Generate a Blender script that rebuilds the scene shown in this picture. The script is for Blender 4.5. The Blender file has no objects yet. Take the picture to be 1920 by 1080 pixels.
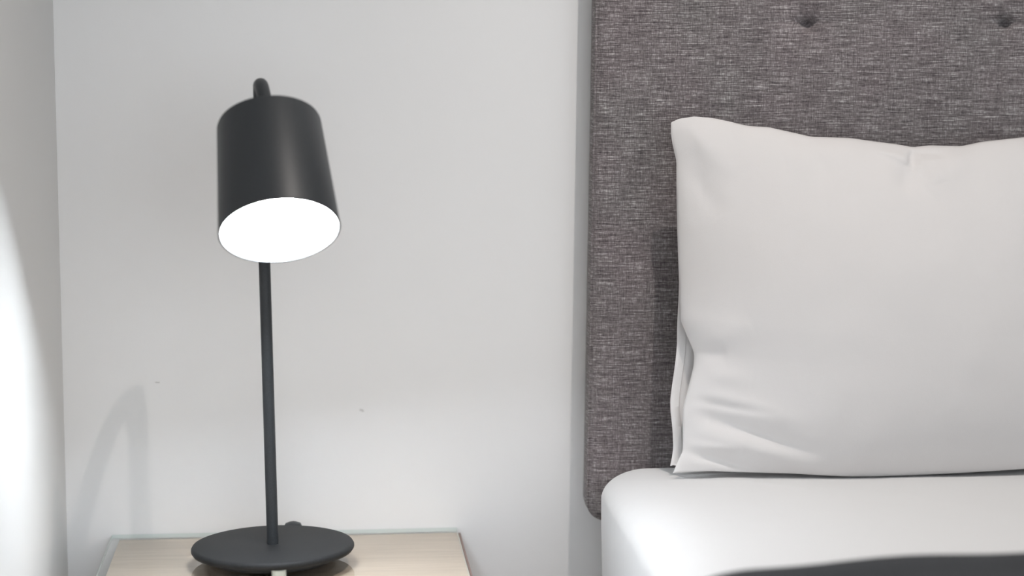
import bpy, bmesh, math, random
from mathutils import Vector, Matrix, noise
PI = math.pi
C = bpy.context.scene.collection
S = bpy.context.scene

# ---------------------------------------------------------------- camera, world, lights, exposure
PITCH, YAW = math.radians(7.13), math.radians(5.2)
cd = bpy.data.cameras.new('camera')
cam = bpy.data.objects.new('camera', cd); C.objects.link(cam)
cam.location = (0.0, -2.785, 1.171)
cam.rotation_euler = (PI/2 - PITCH, 0, -YAW)
cd.lens = 75.0; cd.sensor_width = 36.0; cd.clip_start = 0.02
cd.dof.use_dof = True; cd.dof.focus_distance = 2.70; cd.dof.aperture_fstop = 1.7
S.camera = cam

w = bpy.data.worlds.new('world'); S.world = w; w.use_nodes = True
bg = w.node_tree.nodes['Background']
bg.inputs[0].default_value = (0.915, 0.955, 1.0, 1); bg.inputs[1].default_value = 2.06

def spot(name, loc, aim, power, col, size, blend, rad):
    l = bpy.data.lights.new(name, 'SPOT'); l.energy = power; l.color = col
    l.spot_size = math.radians(size); l.spot_blend = blend; l.shadow_soft_size = rad
    o = bpy.data.objects.new(name, l); C.objects.link(o); o.location = loc
    o.rotation_euler = (Vector(aim) - Vector(loc)).to_track_quat('-Z', 'Y').to_euler()
    return o
DOWN = (0.57, -0.76, 2.495)
spot('ceiling_spot', DOWN, (0.50, -0.68, 0.5), 68, (1.0, 0.925, 0.87), 86, 1.0, 0.009)

vs = S.view_settings
vs.view_transform = 'Standard'; vs.look = 'None'; vs.gamma = 1.0; vs.exposure = 0.0
vs.use_curve_mapping = False

# ---------------------------------------------------------------- helpers
def tag(o, label=None, cat=None, group=None, kind=None):
    if label: o['label'] = label
    if cat: o['category'] = cat
    if group: o['group'] = group
    if kind: o['kind'] = kind
    return o
def empty(name, loc, rot=(0, 0, 0)):
    o = bpy.data.objects.new(name, None); C.objects.link(o)
    o.location = loc; o.rotation_euler = rot; o.empty_display_size = .05
    return o
def mesh_obj(name, verts, faces, mats, parent=None, smooth=True, fm=None, angle=None):
    me = bpy.data.meshes.new(name); me.from_pydata([tuple(v) for v in verts], [], faces)
    if not isinstance(mats, (list, tuple)): mats = [mats]
    for m in mats: me.materials.append(m)
    bm = bmesh.new(); bm.from_mesh(me)
    bmesh.ops.remove_doubles(bm, verts=bm.verts, dist=1e-6)
    bmesh.ops.recalc_face_normals(bm, faces=bm.faces)
    for f in bm.faces: f.smooth = smooth
    if smooth and angle:
        for e in bm.edges:
            if len(e.link_faces) == 2 and e.calc_face_angle(0) > math.radians(angle): e.smooth = False
    if fm:
        for f in bm.faces: f.material_index = fm(f)
    bm.to_mesh(me); bm.free()
    o = bpy.data.objects.new(name, me); C.objects.link(o)
    if parent: o.parent = parent
    return o
def box(name, lo, hi, mat, parent=None, bev=0.0, seg=2, fm=None):
    bm = bmesh.new(); bmesh.ops.create_cube(bm, size=1)
    for v in bm.verts:
        v.co = Vector([lo[i] + (v.co[i] + .5) * (hi[i] - lo[i]) for i in range(3)])
    if bev: bmesh.ops.bevel(bm, geom=bm.edges[:], offset=bev, segments=seg, profile=.5, affect='EDGES')
    vs_ = [v.co.copy() for v in bm.verts]; bm.verts.index_update()
    fs = [[v.index for v in f.verts] for f in bm.faces]; bm.free()
    return mesh_obj(name, vs_, fs, mat, parent, smooth=bool(bev), fm=fm, angle=40)
def frame_for(d):
    d = Vector(d).normalized()
    a = Vector((1, 0, 0)) if abs(d.x) < .8 else Vector((0, 1, 0))
    u = d.cross(a).normalized(); return u, d.cross(u).normalized(), d
def lathe(name, prof, mat, parent=None, org=(0, 0, 0), axis=(0, 0, 1), n=96, closed=False, angle=35):
    """prof: (radius, height along axis)"""
    u, v, d = frame_for(axis); org = Vector(org); V = []; F = []
    for r, h in prof:
        for k in range(n):
            t = 2 * PI * k / n
            V.append(org + d * h + (u * math.cos(t) + v * math.sin(t)) * max(r, 1e-7))
    m = len(prof); R = range(m if closed else m - 1)
    for i in R:
        j = (i + 1) % m
        for k in range(n):
            F.append([i*n+k, i*n+(k+1) % n, j*n+(k+1) % n, j*n+k])
    return mesh_obj(name, V, F, mat, parent, angle=angle)
def tube(name, pts, rad, mat, parent=None, n=24, cap=True):
    V = []; F = []; pts = [Vector(p) for p in pts]
    if not isinstance(rad, (list, tuple)): rad = [rad] * len(pts)
    t0 = (pts[1] - pts[0]).normalized(); u, v, _ = frame_for(t0)
    for i, p in enumerate(pts):
        t = (pts[min(i+1, len(pts)-1)] - pts[max(i-1, 0)]).normalized()
        u = (u - t * u.dot(t)).normalized(); v = t.cross(u)
        for k in range(n):
            a = 2 * PI * k / n; V.append(p + (u * math.cos(a) + v * math.sin(a)) * rad[i])
    for i in range(len(pts) - 1):
        for k in range(n): F.append([i*n+k, i*n+(k+1) % n, (i+1)*n+(k+1) % n, (i+1)*n+k])
    if cap: F.append(list(range(n))[::-1]); F.append([(len(pts)-1)*n + k for k in range(n)])
    return mesh_obj(name, V, F, mat, parent, angle=50)
def interp(tab, x):
    if x <= tab[0][0]: return tab[0][1]
    for (a, p), (b, q) in zip(tab, tab[1:]):
        if x <= b: return p + (q - p) * (x - a) / (b - a)
    return tab[-1][1]
def smooth_tab(tab, n=120, it=3):
    a, b = tab[0][0], tab[-1][0]
    xs = [a + (b - a) * i / n for i in range(n + 1)]; ys = [interp(tab, x) for x in xs]
    for _ in range(it):
        ys = [ys[0]] + [(ys[i-1] + 2*ys[i] + ys[i+1]) / 4 for i in range(1, n)] + [ys[-1]]
    return list(zip(xs, ys))
def sst(a, b, x):
    t = max(0, min(1, (x - a) / (b - a))); return t * t * (3 - 2 * t)

# ---------------------------------------------------------------- materials
def new_mat(name, col, rough=.5, metal=0, spec=.5):
    m = bpy.data.materials.new(name); m.use_nodes = True
    b = m.node_tree.nodes['Principled BSDF']
    b.inputs['Base Color'].default_value = (*col, 1); b.inputs['Roughness'].default_value = rough
    b.inputs['Metallic'].default_value = metal; b.inputs['Specular IOR Level'].default_value = spec
    return m
class NT:
    def __init__(s, m): s.m = m; s.t = m.node_tree; s.b = s.t.nodes['Principled BSDF']
    def n(s, typ, **kw):
        o = s.t.nodes.new(typ)
        for k, v in kw.items(): setattr(o, k, v)
        return o
    def l(s, a, b): s.t.links.new(a, b)
    def coord(s, sc=(1, 1, 1), src=None):
        mp = s.n('ShaderNodeMapping'); mp.inputs['Scale'].default_value = sc
        if src is None: src = s.n('ShaderNodeTexCoord').outputs['Object']
        s.l(src, mp.inputs[0]); return mp.outputs[0]
    def noise(s, vec, scale, detail=2, rough=.5, dist=0):
        o = s.n('ShaderNodeTexNoise'); o.inputs['Scale'].default_value = scale
        o.inputs['Detail'].default_value = detail; o.inputs['Roughness'].default_value = rough
        o.inputs['Distortion'].default_value = dist
        s.l(vec, o.inputs['Vector']); return o.outputs['Fac']
    def math(s, op, a, b=None, c=None):
        o = s.n('ShaderNodeMath', operation=op)
        for i, x in enumerate((a, b, c)):
            if x is None: continue
            if isinstance(x, (int, float)): o.inputs[i].default_value = x
            else: s.l(x, o.inputs[i])
        return o.outputs[0]
    def ramp(s, fac, stops):
        o = s.n('ShaderNodeValToRGB'); e = o.color_ramp.elements
        while len(e) < len(stops): e.new(.5)
        for el, (p, c) in zip(e, stops): el.position = p; el.color = (*c, 1)
        s.l(fac, o.inputs[0]); return o.outputs[0]
    def mix(s, fac, a, b, mode='MIX'):
        o = s.n('ShaderNodeMix', data_type='RGBA', blend_type=mode)
        for i, x in ((0, fac), (6, a), (7, b)):
            if isinstance(x, (int, float)): o.inputs[i].default_value = x
            elif isinstance(x, tuple): o.inputs[i].default_value = (*x, 1)
            else: s.l(x, o.inputs[i])
        return o.outputs[2]
    def bump(s, h, strength, dist):
        o = s.n('ShaderNodeBump'); o.inputs['Strength'].default_value = strength
        o.inputs['Distance'].default_value = dist
        s.l(h, o.inputs['Height']); s.l(o.outputs[0], s.b.inputs['Normal'])

def paint_mat(name, col, scuffs=()):
    m = new_mat(name, col, .55, spec=.3); t = NT(m)
    v = t.coord()
    h = t.noise(v, 260, 3, .6)
    t.bump(h, .12, .0006)
    c = None
    tc = t.n('ShaderNodeTexCoord').outputs['Object']
    for (x, z, rx, rz, rot) in scuffs:
        mp = t.n('ShaderNodeMapping', vector_type='TEXTURE')
        mp.inputs['Location'].default_value = (x, 0, z); mp.inputs['Rotation'].default_value = (0, rot, 0)
        mp.inputs['Scale'].default_value = (rx, 1, rz); t.l(tc, mp.inputs[0])
        ln = t.n('ShaderNodeVectorMath', operation='LENGTH'); t.l(mp.outputs[0], ln.inputs[0])
        nz = t.noise(v, 420, 3)
        d = t.math('ADD', ln.outputs['Value'], t.math('MULTIPLY', t.math('SUBTRACT', nz, .5), 1.6))
        k = t.ramp(d, [(0.55, (1, 1, 1)), (1.0, (0, 0, 0))])
        k = t.math('MULTIPLY', k, .45)
        c = t.mix(k, c if c is not None else col, (.30, .29, .27))
    if c is not None: t.l(c, t.b.inputs['Base Color'])
    return m
M_wall = paint_mat('wall_paint', (.87, .87, .87), [(.0538, .6607, .0042, .0022, .35), (-.2125, .702, .0046, .0009, .08)])
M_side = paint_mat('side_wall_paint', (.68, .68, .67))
M_ceil = paint_mat('ceiling_paint', (.86, .86, .85))

def fabric_mat():
    m = new_mat('heathered_fabric', (.18, .15, .155), .92, spec=.12); t = NT(m)
    sep = t.n('ShaderNodeSeparateXYZ'); t.l(t.n('ShaderNodeTexCoord').outputs['Object'], sep.inputs[0])
    cx = t.math('SUBTRACT', sep.outputs[0], sep.outputs[1])
    cmb = t.n('ShaderNodeCombineXYZ'); t.l(cx, cmb.inputs[0]); t.l(sep.outputs[2], cmb.inputs[2])
    P = cmb.outputs[0]
    a = t.noise(t.coord((26, 1, 640), P), 1, 3, .6)          # weft slubs
    b = t.noise(t.coord((640, 1, 34), P), 1, 3, .6)          # warp slubs
    a2 = t.noise(t.coord((130, 1, 900), P), 1, 1, .5)
    b2 = t.noise(t.coord((900, 1, 200), P), 1, 1, .5)
    lo = t.noise(t.coord((9, 1, 9), P), 1, 2, .5)
    s = t.math('MULTIPLY', t.math('SUBTRACT', a, .5), 1.45)
    s = t.math('MULTIPLY_ADD', t.math('SUBTRACT', b, .5), .65, s)
    s = t.math('MULTIPLY_ADD', t.math('SUBTRACT', a2, .5), .7, s)
    s = t.math('MULTIPLY_ADD', t.math('SUBTRACT', b2, .5), .6, s)
    s = t.math('ADD', s, .5)
    col = t.ramp(s, [(.10, (.060, .053, .057)), (.42, (.172, .148, .152)), (.62, (.262, .232, .236)), (.90, (.60, .56, .56))])
    col = t.mix(t.ramp(lo, [(.35, (0, 0, 0)), (.65, (1, 1, 1))]), col, t.mix(1.0, col, (.97, 1.02, 1.0), 'MULTIPLY'))
    t.l(col, t.b.inputs['Base Color'])
    t.b.inputs['Sheen Weight'].default_value = .15
    t.bump(s, .5, .0012)
    return m
M_fabric = fabric_mat()

def linen_mat(name, col):
    m = new_mat(name, col, .85, spec=.2); t = NT(m)
    v = t.coord()
    big = t.noise(v, 14, 3, .5)
    wv = t.noise(t.coord((900, 900, 900)), 1, 1)
    h = t.math('MULTIPLY_ADD', wv, .06, big)
    t.b.inputs['Sheen Weight'].default_value = .2
    t.b.inputs['Subsurface Weight'].default_value = .0
    t.bump(h, .25, .006)
    return m
M_case = linen_mat('pillowcase_cotton', (.705, .688, .683))
M_sheet = linen_mat('sheet_cotton', (.66, .657, .655))

def throw_mat():
    m = new_mat('charcoal_throw', (.035, .036, .04), .95, spec=.08); t = NT(m)
    v = t.coord(); n1 = t.noise(v, 300, 3, .7); n2 = t.noise(v, 22, 2)
    s = t.math('ADD', t.math('MULTIPLY', n1, .8), t.math('MULTIPLY', n2, .3))
    t.l(t.ramp(s, [(.3, (.007, .0075, .009)), (.8, (.026, .027, .031))]), t.b.inputs['Base Color'])
    t.b.inputs['Sheen Weight'].default_value = .14
    t.bump(n1, .6, .003)
    return m
M_throw = throw_mat()

def wood_mat(name, c1, c2):
    m = new_mat(name, c1, .42, spec=.4); t = NT(m)
    g = t.noise(t.coord((6, 90, 90)), 1, 4, .6, .4)
    f = t.noise(t.coord((30, 520, 520)), 1, 2, .6)
    s = t.math('ADD', t.math('MULTIPLY', g, .75), t.math('MULTIPLY', f, .3))
    t.l(t.ramp(s, [(.35, c2), (.7, c1)]), t.b.inputs['Base Color']); t.bump(f, .1, .0004)
    return m
M_wood = wood_mat('pale_oak', (.63, .51, .41), (.48, .375, .29))
M_edge = new_mat('brown_edge_band', (.22, .15, .13), .5)
M_floor = wood_mat('floor_laminate', (.42, .33, .25), (.30, .22, .16))
def black_paint():
    m = new_mat('black_powder_coat', (.030, .032, .036), .44, metal=0, spec=.42); t = NT(m)
    n = t.noise(t.coord(), 900, 2, .6); t.bump(n, .22, .0005)
    t.l(t.ramp(n, [(.3, (.022, .025, .028)), (.75, (.036, .040, .045))]), t.b.inputs['Base Color'])
    return m
M_black = black_paint()
M_base_coat = new_mat('base_coat', (.016, .017, .019), .55, spec=.2)
tt = NT(M_base_coat); tn = tt.noise(tt.coord(), 700, 3, .7); tt.bump(tn, .45, .0010)
tt.l(tt.ramp(tn, [(.3, (.012, .013, .014)), (.75, (.030, .031, .033))]), tt.b.inputs['Base Color'])
M_blackrub = new_mat('black_rubber', (.02, .02, .02), .7)
M_clear = new_mat('pale_rubber', (.62, .66, .62), .35)
M_white = new_mat('white_enamel', (.9, .9, .9), .5)
M_base = new_mat('bed_base_fabric', (.09, .085, .09), .9)
M_steel = new_mat('brushed_steel', (.6, .6, .6), .3, metal=1)
def emis(name, col, st):
    m = bpy.data.materials.new(name); m.use_nodes = True; nt = m.node_tree; nt.nodes.clear()
    e = nt.nodes.new('ShaderNodeEmission'); e.inputs[0].default_value = (*col, 1); e.inputs[1].default_value = st
    o = nt.nodes.new('ShaderNodeOutputMaterial'); nt.links.new(e.outputs[0], o.inputs[0]); return m
M_bulb = emis('bulb_glow', (.86, .93, 1.0), 185)
M_liner_glow = emis('liner_added_glow', (.88, .94, 1.0), 88)  # added emission, stands in for bulb light bouncing off the shade liner
M_led = emis('downlight_glow', (1.0, .90, .82), 6)
def glass_mat():
    m = bpy.data.materials.new('clear_glass'); m.use_nodes = True; nt = m.node_tree; nt.nodes.clear()
    tr = nt.nodes.new('ShaderNodeBsdfTransparent'); tr.inputs[0].default_value = (.985, .995, .99, 1)
    gl = nt.nodes.new('ShaderNodeBsdfGlossy'); gl.inputs['Roughness'].default_value = .02
    fr = nt.nodes.new('ShaderNodeFresnel'); fr.inputs[0].default_value = 1.5
    mx = nt.nodes.new('ShaderNodeMixShader'); o = nt.nodes.new('ShaderNodeOutputMaterial')
    ge = nt.nodes.new('ShaderNodeNewGeometry'); iv = nt.nodes.new('ShaderNodeMath'); iv.operation = 'SUBTRACT'; iv.inputs[0].default_value = 1
    nt.links.new(ge.outputs['Backfacing'], iv.inputs[1]); mu = nt.nodes.new('ShaderNodeMath'); mu.operation = 'MULTIPLY'
    nt.links.new(fr.outputs[0], mu.inputs[0]); nt.links.new(iv.outputs[0], mu.inputs[1])
    nt.links.new(mu.outputs[0], mx.inputs[0]); nt.links.new(tr.outputs[0], mx.inputs[1])
    nt.links.new(gl.outputs[0], mx.inputs[2]); nt.links.new(mx.outputs[0], o.inputs[0]); return m
M_glass = glass_mat()
M_gedge = new_mat('glass_edge', (.72, .80, .78), .15)

# ---------------------------------------------------------------- room
XL, XR, YF, ZC = -.334, 3.0, -4.2, 2.52
def struct(name, lo, hi, mat): return tag(box(name, lo, hi, mat), kind='structure')
struct('floor', (XL-.1, YF, -.1), (XR+.1, .1, 0), M_floor)
struct('wall_back', (XL-.1, 0, 0), (XR+.1, .1, ZC), M_wall)
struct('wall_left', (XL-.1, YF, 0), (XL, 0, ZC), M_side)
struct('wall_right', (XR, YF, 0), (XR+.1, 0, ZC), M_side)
struct('ceiling', (XL-.1, YF, ZC), (XR+.1, .1, ZC+.1), M_ceil)
# recessed downlight above the bed head
dl = empty('ceiling_light', (DOWN[0], DOWN[1], ZC))
tag(dl, 'small round recessed white downlight in the ceiling above the bed head', 'ceiling light')
lathe('trim_ring', [(.030, 0), (.044, 0), (.044, -.004), (.031, -.006), (.030, 0)], M_white, dl)
lathe('light_disc', [(0, -.0015), (.029, -.0015)], M_led, dl)

# ---------------------------------------------------------------- nightstand and its glass
ns = empty('nightstand', (-.045, -.2, 0))
tag(ns, 'pale oak nightstand with brown side edge, under the glass sheet between left wall and bed', 'nightstand')
def L(p): return (p[0] + .045, p[1] + .2, p[2])
def nbox(name, lo, hi, mat, par=ns, bev=.001, fm=None): return box(name, L(lo), L(hi), mat, par, bev, fm=fm)
nbox('tabletop', (-.266, -.415, .474), (.1805, -.006, .494), M_wood, bev=.0012)
nbox('edge_band', (.1805, -.415, .4745), (.1838, -.0065, .4938), M_edge, bev=.0003)
nbox('body', (-.258, -.400, .06), (.175, -.006, .474), M_wood)
for i, z in enumerate((.075, .275)):
    d = nbox('drawer', (-.254, -.416, z), (.171, -.400, z + .188), M_wood)
    tube('handle', [L((-.10, -.4165, z+.11)), L((-.10, -.436, z+.11)), L((.02, -.436, z+.11)), L((.02, -.4165, z+.11))], .004, M_steel, d, 12)
for x in (-.235, .152):
    for y in (-.38, -.03):
        lathe('leg', [(0, 0), (.014, 0), (.018, .06), (0, .06)], M_wood, ns, org=L((x, y, 0)))
gt = box('glass_sheet', (-.2755, -.408, .4942), (.1790, -.002, .5002), [M_glass, M_gedge], bev=.0004, seg=1,
         fm=lambda f: 0 if abs(f.normal.z) > .5 else 1)
tag(gt, 'clear glass sheet with greenish edges lying on the pale oak nightstand', 'glass top')

# ---------------------------------------------------------------- table lamp
LX, LY, LZ = -.0613, -.160, .5002
lamp = empty('table_lamp', (LX, LY, LZ), (0, -math.radians(.85), 0))
tag(lamp, 'lit black metal table lamp with tilted drum shade, standing on the glass topped nightstand', 'table lamp')
lathe('base', [(0, .012), (.094, .012), (.0995, .0135), (.1015, .0165), (.1015, .0190), (.1000, .0215), (.097, .0225), (0, .0225)],
      M_base_coat, lamp, n=160, angle=50)
lathe('base_underside', [(0, .004), (.078, .004), (.080, .006), (.080, .0119), (0, .0119)], M_blackrub, lamp, n=96)
for k in range(3):
    a = -PI/2 + .10 + k * PI*2/3
    r = .088
    lathe('foot', [(0, .0003), (.0075, .0003), (.009, .003), (.009, .0119), (0, .0119)], M_clear, lamp,
          org=(r*math.cos(a), r*math.sin(a), 0), n=24)
lathe('cord_grommet', [(0, .0005), (.012, .0005), (.0125, .016), (.010, .0215), (.005, .0235), (0, .024)], M_black, lamp, org=(.024, .108, 0), n=32)
# pole: straight tube bending forwards at the top
TOP = .6005
pts = [(0, 0, .0225), (0, 0, .2), (0, 0, .4), (0, 0, .53), (0, 0, .552)]
arm = []
# shade geometry (local): axis runs from closed top to open mouth
A = Vector((.072, -.600, -.797)).normalized()
T = Vector((-.0570 - LX, -.245 - LY, 1.0500 - LZ))
T = T + Vector((.008, 0, 0))
SL, RT, RB = .149, .0615, .0705
e0 = Vector(pts[-1]); e1 = T - A * .002
c0 = e0 + Vector((0, -.014, .060)); c1 = e1 - A * .068 + Vector((-.004, 0, 0))
rad = [.0072] * 5
for k in range(1, 25):
    s = k / 24
    pts.append(e0*(1-s)**3 + c0*3*s*(1-s)**2 + c1*3*s*s*(1-s) + e1*s**3); rad.append(.0072 + .0014*min(1, k/10))
tube('pole', pts, rad, M_black, lamp, 28)
shade = lathe('lamp_shade', [(0, 0), (RT-.004, 0), (RT-.001, .001), (RT, .0035), (RB-.0003, SL-.0006), (RB-.0010, SL), (RB-.0030, SL), (RT-.0030, .004), (0, .0035)],
              M_black, lamp, org=T, axis=A, n=160, angle=30)
lathe('liner_fill', [(0, .0050), (RT-.0034, .0060), (RB-.0032, SL-.0030), (RB-.0042, SL-.0030), (RT-.0044, .0075), (0, .0065)],
      M_liner_glow, shade, org=T, axis=A, n=120, angle=30)['label'] = 'white inner shade liner with added glow for bounced bulb light'  # plain liner made to glow, adds wide-angle light on wall and pillow
lathe('socket', [(0, .0068), (.018, .0068), (.018, .045), (.014, .050), (0, .050)], M_white, shade, org=T, axis=A, n=32)
bd = SL - .066
lathe('bulb', [(0, -.050), (.013, -.050), (.015, -.034), (.024, -.018)] +
      [(.030*math.cos(t), .030*math.sin(t)) for t in [(-.5 + 2.07*k/12) for k in range(13)]],
      M_bulb, shade, org=T + A*bd, axis=A, n=40, angle=80)
lathe('shade_collar', [(0, -.012), (.011, -.012), (.012, -.010), (.012, 0), (0, 0)], M_black, lamp, org=T, axis=A, n=32)

# ---------------------------------------------------------------- headboard
HX0, HX1, HZ0, HZ1, HT = .349, 1.60, .520, 1.46, .062
def shear(x, z): return x + (z - .575) * .0135
hb = empty('headboard', (.95, 0, HZ0))
tag(hb, 'grey heathered fabric headboard with button tufts mounted on the wall behind the pillow', 'headboard')
def HL(x, y, z): return (shear(x, z) - .95, y, z - HZ0)
RC = .024
def inset(z, r=RC):
    d = min(z - HZ0, HZ1 - z)
    return 0 if d >= r else r - math.sqrt(max(0, r*r - (r - d)**2))
tufts = [(x, z) for x in (.6174, .880, 1.143, 1.405) for z in (1.168, 1.388, .948, .728)]
def hb_y(x, z):
    y = HT
    for tx, tz in tufts:
        d = math.hypot(x - shear(tx, tz) + 0, z - tz)
        y -= .019 * math.exp(-(d/.0062)**2) + .0095 * math.exp(-(d/.024)**1.1)
    for tx in (.6174, .880, 1.143, 1.405):
        dx = x - tx; amp = 0.
        for tz in (1.388, 1.168, .948, .728):
            amp = max(amp, math.exp(-abs(z - tz)/.05))
        y -= (.0015 + .0045*amp) * math.exp(-(dx/.0022)**2)
    for tz in (1.388, 1.168, .948, .728):
        amp = max(math.exp(-abs(x - tx)/.035) for tx in (.6174, .880, 1.143, 1.405))
        y -= .004 * amp * math.exp(-((z - tz - .002)/.004)**2)
    y += .0022 * noise.noise(Vector((x*9, z*9, 1.3)))
    return y
zs = sorted(set([HZ0 + RC*(1 - math.cos(k/8*PI/2)) for k in range(9)] + [HZ1 - RC*(1 - math.cos(k/8*PI/2)) for k in range(9)] +
     [HZ0 + RC + (HZ1-HZ0-2*RC)*k/300 for k in range(301)]))
us = [0, .004, .010, .020, .03] + [.03 + .94*k/400 for k in range(1, 400)] + [.97, .98, .99, .996, 1]
us = sorted(set(us)); V = []; F = []
for z in zs:
    i_ = inset(z)
    for u in us:
        x = HX0 + i_ + (HX1 - HX0 - 2*i_) * u
        d = min(x - HX0 - i_, HX1 - i_ - x, z - HZ0, HZ1 - z)
        k = 1 - (1 - min(1, d/.012))**2
        y = (HT - .007) + (hb_y(x, z) - HT + .007) * k
        V.append(HL(x, -y, z))
n = len(us)
for j in range(len(zs)-1):
    for i in range(n-1): F.append([j*n+i, j*n+i+1, (j+1)*n+i+1, (j+1)*n+i])
mesh_obj('front_panel', V, F, M_fabric, hb)
def outline(off):
    x0, x1, z0, z1, r = HX0-off, HX1+off, HZ0-off, HZ1+off, RC+off
    P = []
    for cx, cz, a0 in ((x0+r, z0+r, PI), (x1-r, z0+r, 1.5*PI), (x1-r, z1-r, 0), (x0+r, z1-r, .5*PI)):
        for k in range(13): a = a0 + k/12*PI/2; P.append((cx + r*math.cos(a), cz + r*math.sin(a)))
    return P
rings = [(outline(-.0015), -.0005), (outline(-.0015), -.004), (outline(.0005), -.010), (outline(.0018), -.030), (outline(.0012), -.046),
         (outline(.0), -HT + .009), (outline(-.0005), -HT + .0065)]
V = []; F = []; n = len(rings[0][0])
for P, y in rings: V += [HL(x, y, z) for x, z in P]
for j in range(len(rings)-1):
    for i in range(n): F.append([j*n+i, j*n+(i+1) % n, (j+1)*n+(i+1) % n, (j+1)*n+i])
F.append(list(range(n)))
mesh_obj('side_band', V, F, M_fabric, hb, angle=60)
Pq = outline(.0004); Pq.append(Pq[0])
tube('piping', [HL(x, -HT + .0065, z) for x, z in Pq], .0016, M_fabric, hb, 8, cap=False)
for tx, tz in tufts:
    y0 = hb_y(shear(tx, tz), tz)
    lathe('button', [(.0032, -.001), (.0032, .0004), (.0022, .0012), (0, .0015)], M_fabric, hb,
          org=HL(tx, -y0 - .0002, tz), axis=(0, -1, 0), n=20)

# ---------------------------------------------------------------- bed base, mattress, sheet
BX0, BX1, BY0, BY1 = .357, 1.752, -.070, -2.05
bed = empty('upholstered_bed', (1.05, -1.06, 0))
tag(bed, 'dark upholstered bed base on short legs below the white made mattress', 'bed')
box('frame', (BX0+.02-1.05, BY1+.02+1.06, .08), (BX1-.02-1.05, BY0-.02+1.06, .30), M_base, bed, .012)
for x in (-.6, .6):
    for y in (-.85, .85): lathe('leg', [(0, 0), (.022, 0), (.028, .08), (0, .08)], M_blackrub, bed, org=(x, y, 0), n=24)
def rrect(d, R, m=16, seg=36):
    """points round a rounded rectangle inset by d"""
    x0, x1, y0, y1 = BX0+d, BX1-d, BY1+d, BY0-d; r = max(R-d, .004); P = []
    cs = [(x0+r, y0+r, PI), (x1-r, y0+r, 1.5*PI), (x1-r, y1-r, 0), (x0+r, y1-r, .5*PI)]
    for q, (cx, cy, a0) in enumerate(cs):
        for k in range(m+1): a = a0 + k/m*PI/2; P.append(Vector((cx + r*math.cos(a), cy + r*math.sin(a), 0)))
        nx, ny, na = cs[(q+1) % 4]
        e = Vector((nx + r*math.cos(na), ny + r*math.sin(na), 0)); s = P[-1].copy()
        for k in range(1, seg): P.append(s.lerp(e, k/seg))
    return P
TOPZ = .6120
def side_prof():
    pr = [(0.010, .30), (0.006, .36), (0.003, .42), (0.001, .48), (0, .53)]
    a, b = .090, .046
    for k in range(1, 17):
        t = k/16*PI/2; pr.append((a*(1-math.cos(t)**.9) if t < PI/2 - 1e-6 else a, TOPZ - .008 - b + b*math.sin(t)**.9))
    for k in range(1, 7): pr.append((a + .03*k, TOPZ - .008 + .008*sst(0, 6, k)))
    for k in range(1, 9): pr.append((a + .18 + .40*k/8, TOPZ))
    return pr
def loft(name, prof, off, mat, parent=None, wob=0.0, lab=None):
    V = []; F = []
    for d, z in prof:
        for p in rrect(d + off, .055):
            q = Vector((p.x, p.y, z - off*sst(.5, .6, z)))
            if wob:
                s = noise.noise(Vector((p.x*7, p.y*7, z*5))) * wob + noise.noise(Vector((p.x*19, p.y*15, z*9))) * wob * .35
                q.z += s*sst(.50, .60, z); q.x += s*(1-sst(.5, .6, z))
            V.append(q)
    n = len(rrect(0, .055))
    for j in range(len(prof)-1):
        for i in range(n): F.append([j*n+i, j*n+(i+1) % n, (j+1)*n+(i+1) % n, (j+1)*n+i])
    F.append([(len(prof)-1)*n + i for i in range(n)])
    return V, F
V, F = loft('m', side_prof(), .008, M_white); n = len(rrect(0, .055)); F.append(list(range(n))[::-1])
mt = mesh_obj('mattress', V, F, linen_mat('mattress_ticking', (.8, .8, .78)), angle=60)
tag(mt, 'thick mattress hidden under the smooth white sheet on the bed base', 'mattress')
V, F = loft('s', side_prof(), 0, M_sheet, wob=.0022)
sh = mesh_obj('bed_sheet', V, F, M_sheet, angle=70)
tag(sh, 'smooth white cotton sheet pulled over the mattress, under the pillow', 'sheet')

# ---------------------------------------------------------------- charcoal throw across the bed
def top_profile(x):
    """height of the sheet at distance x from the bed side"""
    pr = side_prof()[4:]
    return interp([(d, z) for d, z in pr], x)
sec = [(-.010, .34), (-.011, .42), (-.010, .50), (-.009, .535)]
for k in range(1, 60):
    x = .58*(k/60)**1.6; sec.append((x - .007*math.exp(-x/.03), top_profile(x) + .004))
half = [(BX0 + a, z) for a, z in sec]
full = half + [(BX0+BX1-x, z) for x, z in reversed(half)]
def y_edge(x): return -.690 - .020*math.exp(-max(0, x - BX0)/.17)
V = []; F = []; NJ = 40
TH = .011
rows = []
def off_pt(i, o):
    a = Vector((full[max(0, i-1)][0], full[max(0, i-1)][1])); b = Vector((full[min(len(full)-1, i+1)][0], full[min(len(full)-1, i+1)][1]))
    t = (b - a).normalized(); nrm = Vector((-t.y, t.x)); return full[i][0] + nrm.x*o, full[i][1] + nrm.y*o
y_len = .55
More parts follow.
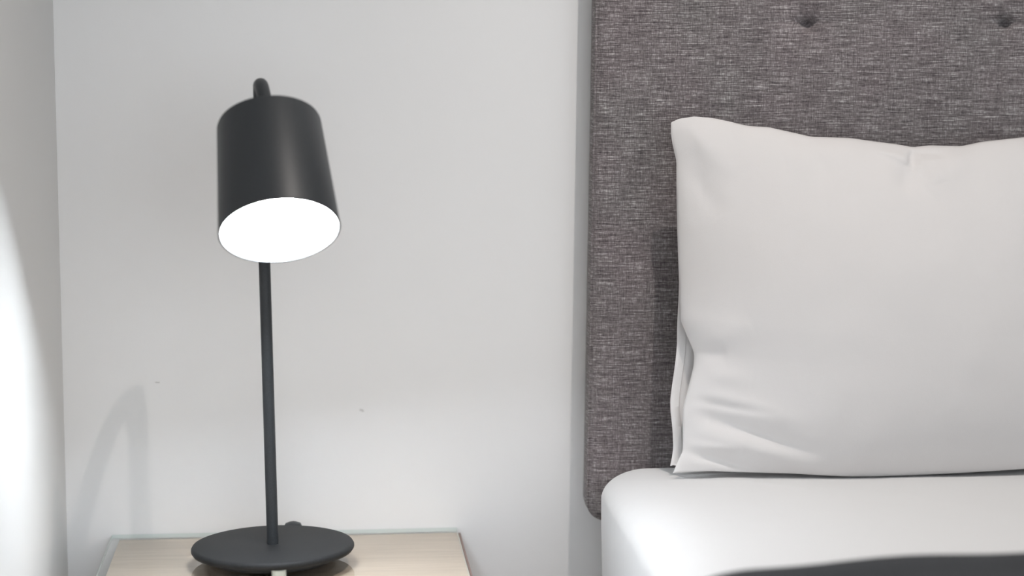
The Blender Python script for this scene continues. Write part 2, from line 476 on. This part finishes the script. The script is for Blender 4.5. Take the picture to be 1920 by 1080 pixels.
# closed loop in (y, offset): rounded slab
loop = []
for k in range(9): a = PI/2 + PI - k/8*PI; loop.append((.0055*math.cos(a)*-1, TH/2 + TH/2*math.sin(a)))
loop = [(-y, o) for y, o in loop]
loop = [(0.0055 + y, o) for y, o in loop]
mid = [(-y_len*k/24, TH + .0015*math.sin(k*1.3)) for k in range(1, 25)]
cross = [(0.0 - .0055 + y, o) for y, o in loop] + mid + [(-y_len, 0)] + [(-y_len*(1-k/12), 0) for k in range(1, 12)]
nc = len(cross)
for i in range(len(full)):
    for y, o in cross:
        x, z = off_pt(i, o + .001)
        V.append((x, y_edge(x) + y, z + .0018*noise.noise(Vector((x*8, y*9, 4)))*(1 if o > TH*.6 else 0)))
for i in range(len(full)-1):
    for k in range(nc): F.append([i*nc+k, i*nc+(k+1) % nc, (i+1)*nc+(k+1) % nc, (i+1)*nc+k])
F.append(list(range(nc))); F.append([(len(full)-1)*nc + k for k in range(nc)][::-1])
th = mesh_obj('bed_throw', V, F, M_throw, angle=70)
tag(th, 'dark charcoal throw laid across the white bed in front of the pillow', 'throw')

# ---------------------------------------------------------------- pillow
PW0, PW1 = .437, 1.055
pil = empty('pillow', (.74, -.18, .61))
tag(pil, 'large white pillow standing on the bed against the grey headboard', 'pillow')
def PL(p): return (p[0] - .74, p[1] + .18, p[2] - .61)
# edges in metres: left edge x(v), bottom z(u-x), top z(x)
ledge = smooth_tab([(0, .4360), (.03, .4420), (.06, .4490), (.11, .4495), (.18, .4500), (.225, .4560), (.30, .4650), (.335, .4665), (.38, .4590), (.43, .4500),
                    (.48, .4495), (.58, .4485), (.70, .4478), (.80, .4480), (.89, .4488), (.94, .4440), (.97, .4425), (1, .4430)], 160, 2)
tope = smooth_tab([(.4423, 1.0440), (.452, 1.0490), (.4722, 1.0520), (.495, 1.0500), (.5132, 1.0464), (.5406, 1.0400), (.568, 1.0381), (.60, 1.0310), (.6232, 1.0257), (.6715, 1.0241),
                   (.70, 1.0200), (.7339, 1.0156), (.7549, 1.0118), (.7757, 1.0141), (.8175, 1.0128), (.8453, 1.0185), (.9011, 1.024), (.96, 1.030),
                   (1.0, 1.043), (1.03, 1.050), (1.06, 1.046)], 200, 1)
bote = smooth_tab([(.4355, .6105), (.4812, .6125), (.5283, .6122), (.5824, .6120), (.6504, .6085), (.6913, .6085), (.7596, .6100), (.8834, .6130), (.98, .613), (1.06, .611)], 120, 3)
NU, NV = 220, 180
def ease(t): return .5 - .5*math.cos(PI*t)
def crease(x, z, x0, z0, x1, z1, wd, dep, taper=True):
    dx, dz = x1-x0, z1-z0; L2 = dx*dx+dz*dz
    s = ((x-x0)*dx + (z-z0)*dz)/L2; sc = max(0, min(1, s))
    d = math.hypot(x - x0 - sc*dx, z - z0 - sc*dz)
    t = math.sin(PI*min(1, max(0, .08 + .92*s)))**.7 if taper else 1
    if s < -.05 or s > 1.0: t = 0
    return dep * t * math.exp(-(d/wd)**2)
creases = [  # x0 z0 x1 z1 width depth
 (.450, .640, .560, .6185, .0050, -.0060), (.447, .650, .520, .645, .0060, .0035), (.455, .668, .640, .618, .0090, .0042),
 (.455, .690, .620, .640, .0090, -.0050), (.455, .720, .600, .675, .0120, .0030), (.452, .705, .560, .690, .0060, -.0030),
 (.463, .757, .500, .766, .0110, -.0045), (.463, .742, .530, .728, .0120, .0030), (.466, .772, .530, .800, .0150, .0030),
 (.7549, 1.016, .742, .985, .0060, -.0110), (.742, .988, .725, .960, .0130, -.0060), (.765, 1.012, .775, .970, .0110, .0050),
 (.750, 1.006, .790, 1.004, .0045, -.0060), (.700, 1.014, .745, .996, .0060, .0050), (.820, 1.012, .760, .960, .0160, .0045), (.70, 1.017, .58, 1.000, .0180, .0030),
 (.458, 1.040, .520, .980, .0160, .0040), (.450, 1.000, .500, .930, .0150, -.0035), (.60, 1.030, .64, .98, .012, -.002)]
def prow(v):
    return v
def pillow_pt(u, v, side):
    xl = interp(ledge, v); xr = PW1 + .006*math.sin(v*5) - .010*math.sin(PI*v)
    x = xl + (xr - xl)*u
    zt = interp(tope, x + (.443 - interp(ledge, v))*(1-u)*1.0); zb = interp(bote, x) + .0015
    z = zb + (zt - zb)*v
    yb = -.205 + .080*v                     # leaning mid surface
    pu, pv = math.sin(PI*u), math.sin(PI*v)
    t = (pu**.62) * (pv**.58 if v > .5 else pv**.46)
    yb -= .010*(1-t)*0
    if side > 0:
        th_ = .078*t + .006*pu**.3*pv**.3
        e = min(1, min(u, 1-u)*20)*min(1, v*14)*min(1, (1-v)*34)
        dsp = sum(crease(x, z, *c) for c in creases)
        dsp += .0035*noise.noise(Vector((x*7, z*7, 2))) + .0012*noise.noise(Vector((x*23, z*17, 5)))
        y = yb - th_ - dsp*e
        z -= .011*math.exp(-(v/.06)**2)*pu**.4*sst(0, .02, v)
    else:
        y = yb + .052*t*(.45 + .55*(1-v))
    return PL((x, y, z))
V = []; F = []
gu = [ease(ease(i/NU)*.35 + i/NU*.65) if False else ease(i/NU)*.55 + i/NU*.45 for i in range(NU+1)]
gv = [ease(j/NV)*.55 + j/NV*.45 for j in range(NV+1)]
for side in (1, -1):
    b = len(V)
    for v in gv:
        for u in gu: V.append(pillow_pt(u, v, side))
    for j in range(NV):
        for i in range(NU): F.append([b+j*(NU+1)+i, b+j*(NU+1)+i+1, b+(j+1)*(NU+1)+i+1, b+(j+1)*(NU+1)+i])
# close the rim between the two faces
o2 = (NU+1)*(NV+1)
rim = [i for i in range(NU+1)] + [(j)*(NU+1)+NU for j in range(1, NV+1)] + [NV*(NU+1)+i for i in range(NU-1, -1, -1)] + [j*(NU+1) for j in range(NV-1, 0, -1)]
for a, b in zip(rim, rim[1:] + rim[:1]): F.append([a, b, b+o2, a+o2])
mesh_obj('pillow_body', V, F, M_case, pil, angle=75)
# hem of the pillowcase opening, seen behind the left edge
outer = smooth_tab([(0, .4350), (.04, .4395), (.065, .4410), (.11, .4400), (.17, .4375), (.20, .4378), (.27, .4425), (.36, .4480), (.44, .4503), (.52, .4520), (.60, .4540)], 100, 1)
V = []; F = []; NH = 90; cols = [(0, .0), (.0015, -.0018), (.004, -.0022), (.0108, -.0020), (.0116, -.0004), (.0124, -.0012), (.020, .0005), (.032, .001), (.045, .001), (.045, .003), (.0015, .0015)]
for j in range(NH+1):
    v = .012 + .56*j/NH
    x0 = interp(outer, v); z = interp(bote, .45) + .435*v
    wv = .0022*math.sin(v*34) + .002*math.sin(v*15+1)
    for dx, dy in cols: V.append(PL((x0 + dx, -.186 + .085*v + dy + wv*(1 - dx/.06), z + (.002*math.sin(dx*300) if j == 0 else 0))))
m = len(cols)
for j in range(NH):
    for i in range(m): F.append([j*m+i, j*m+(i+1) % m, (j+1)*m+(i+1) % m, (j+1)*m+i])
F.append(list(range(m))); F.append([NH*m+i for i in range(m)][::-1])
mesh_obj('pillowcase_hem', V, F, M_case, pil, angle=60)
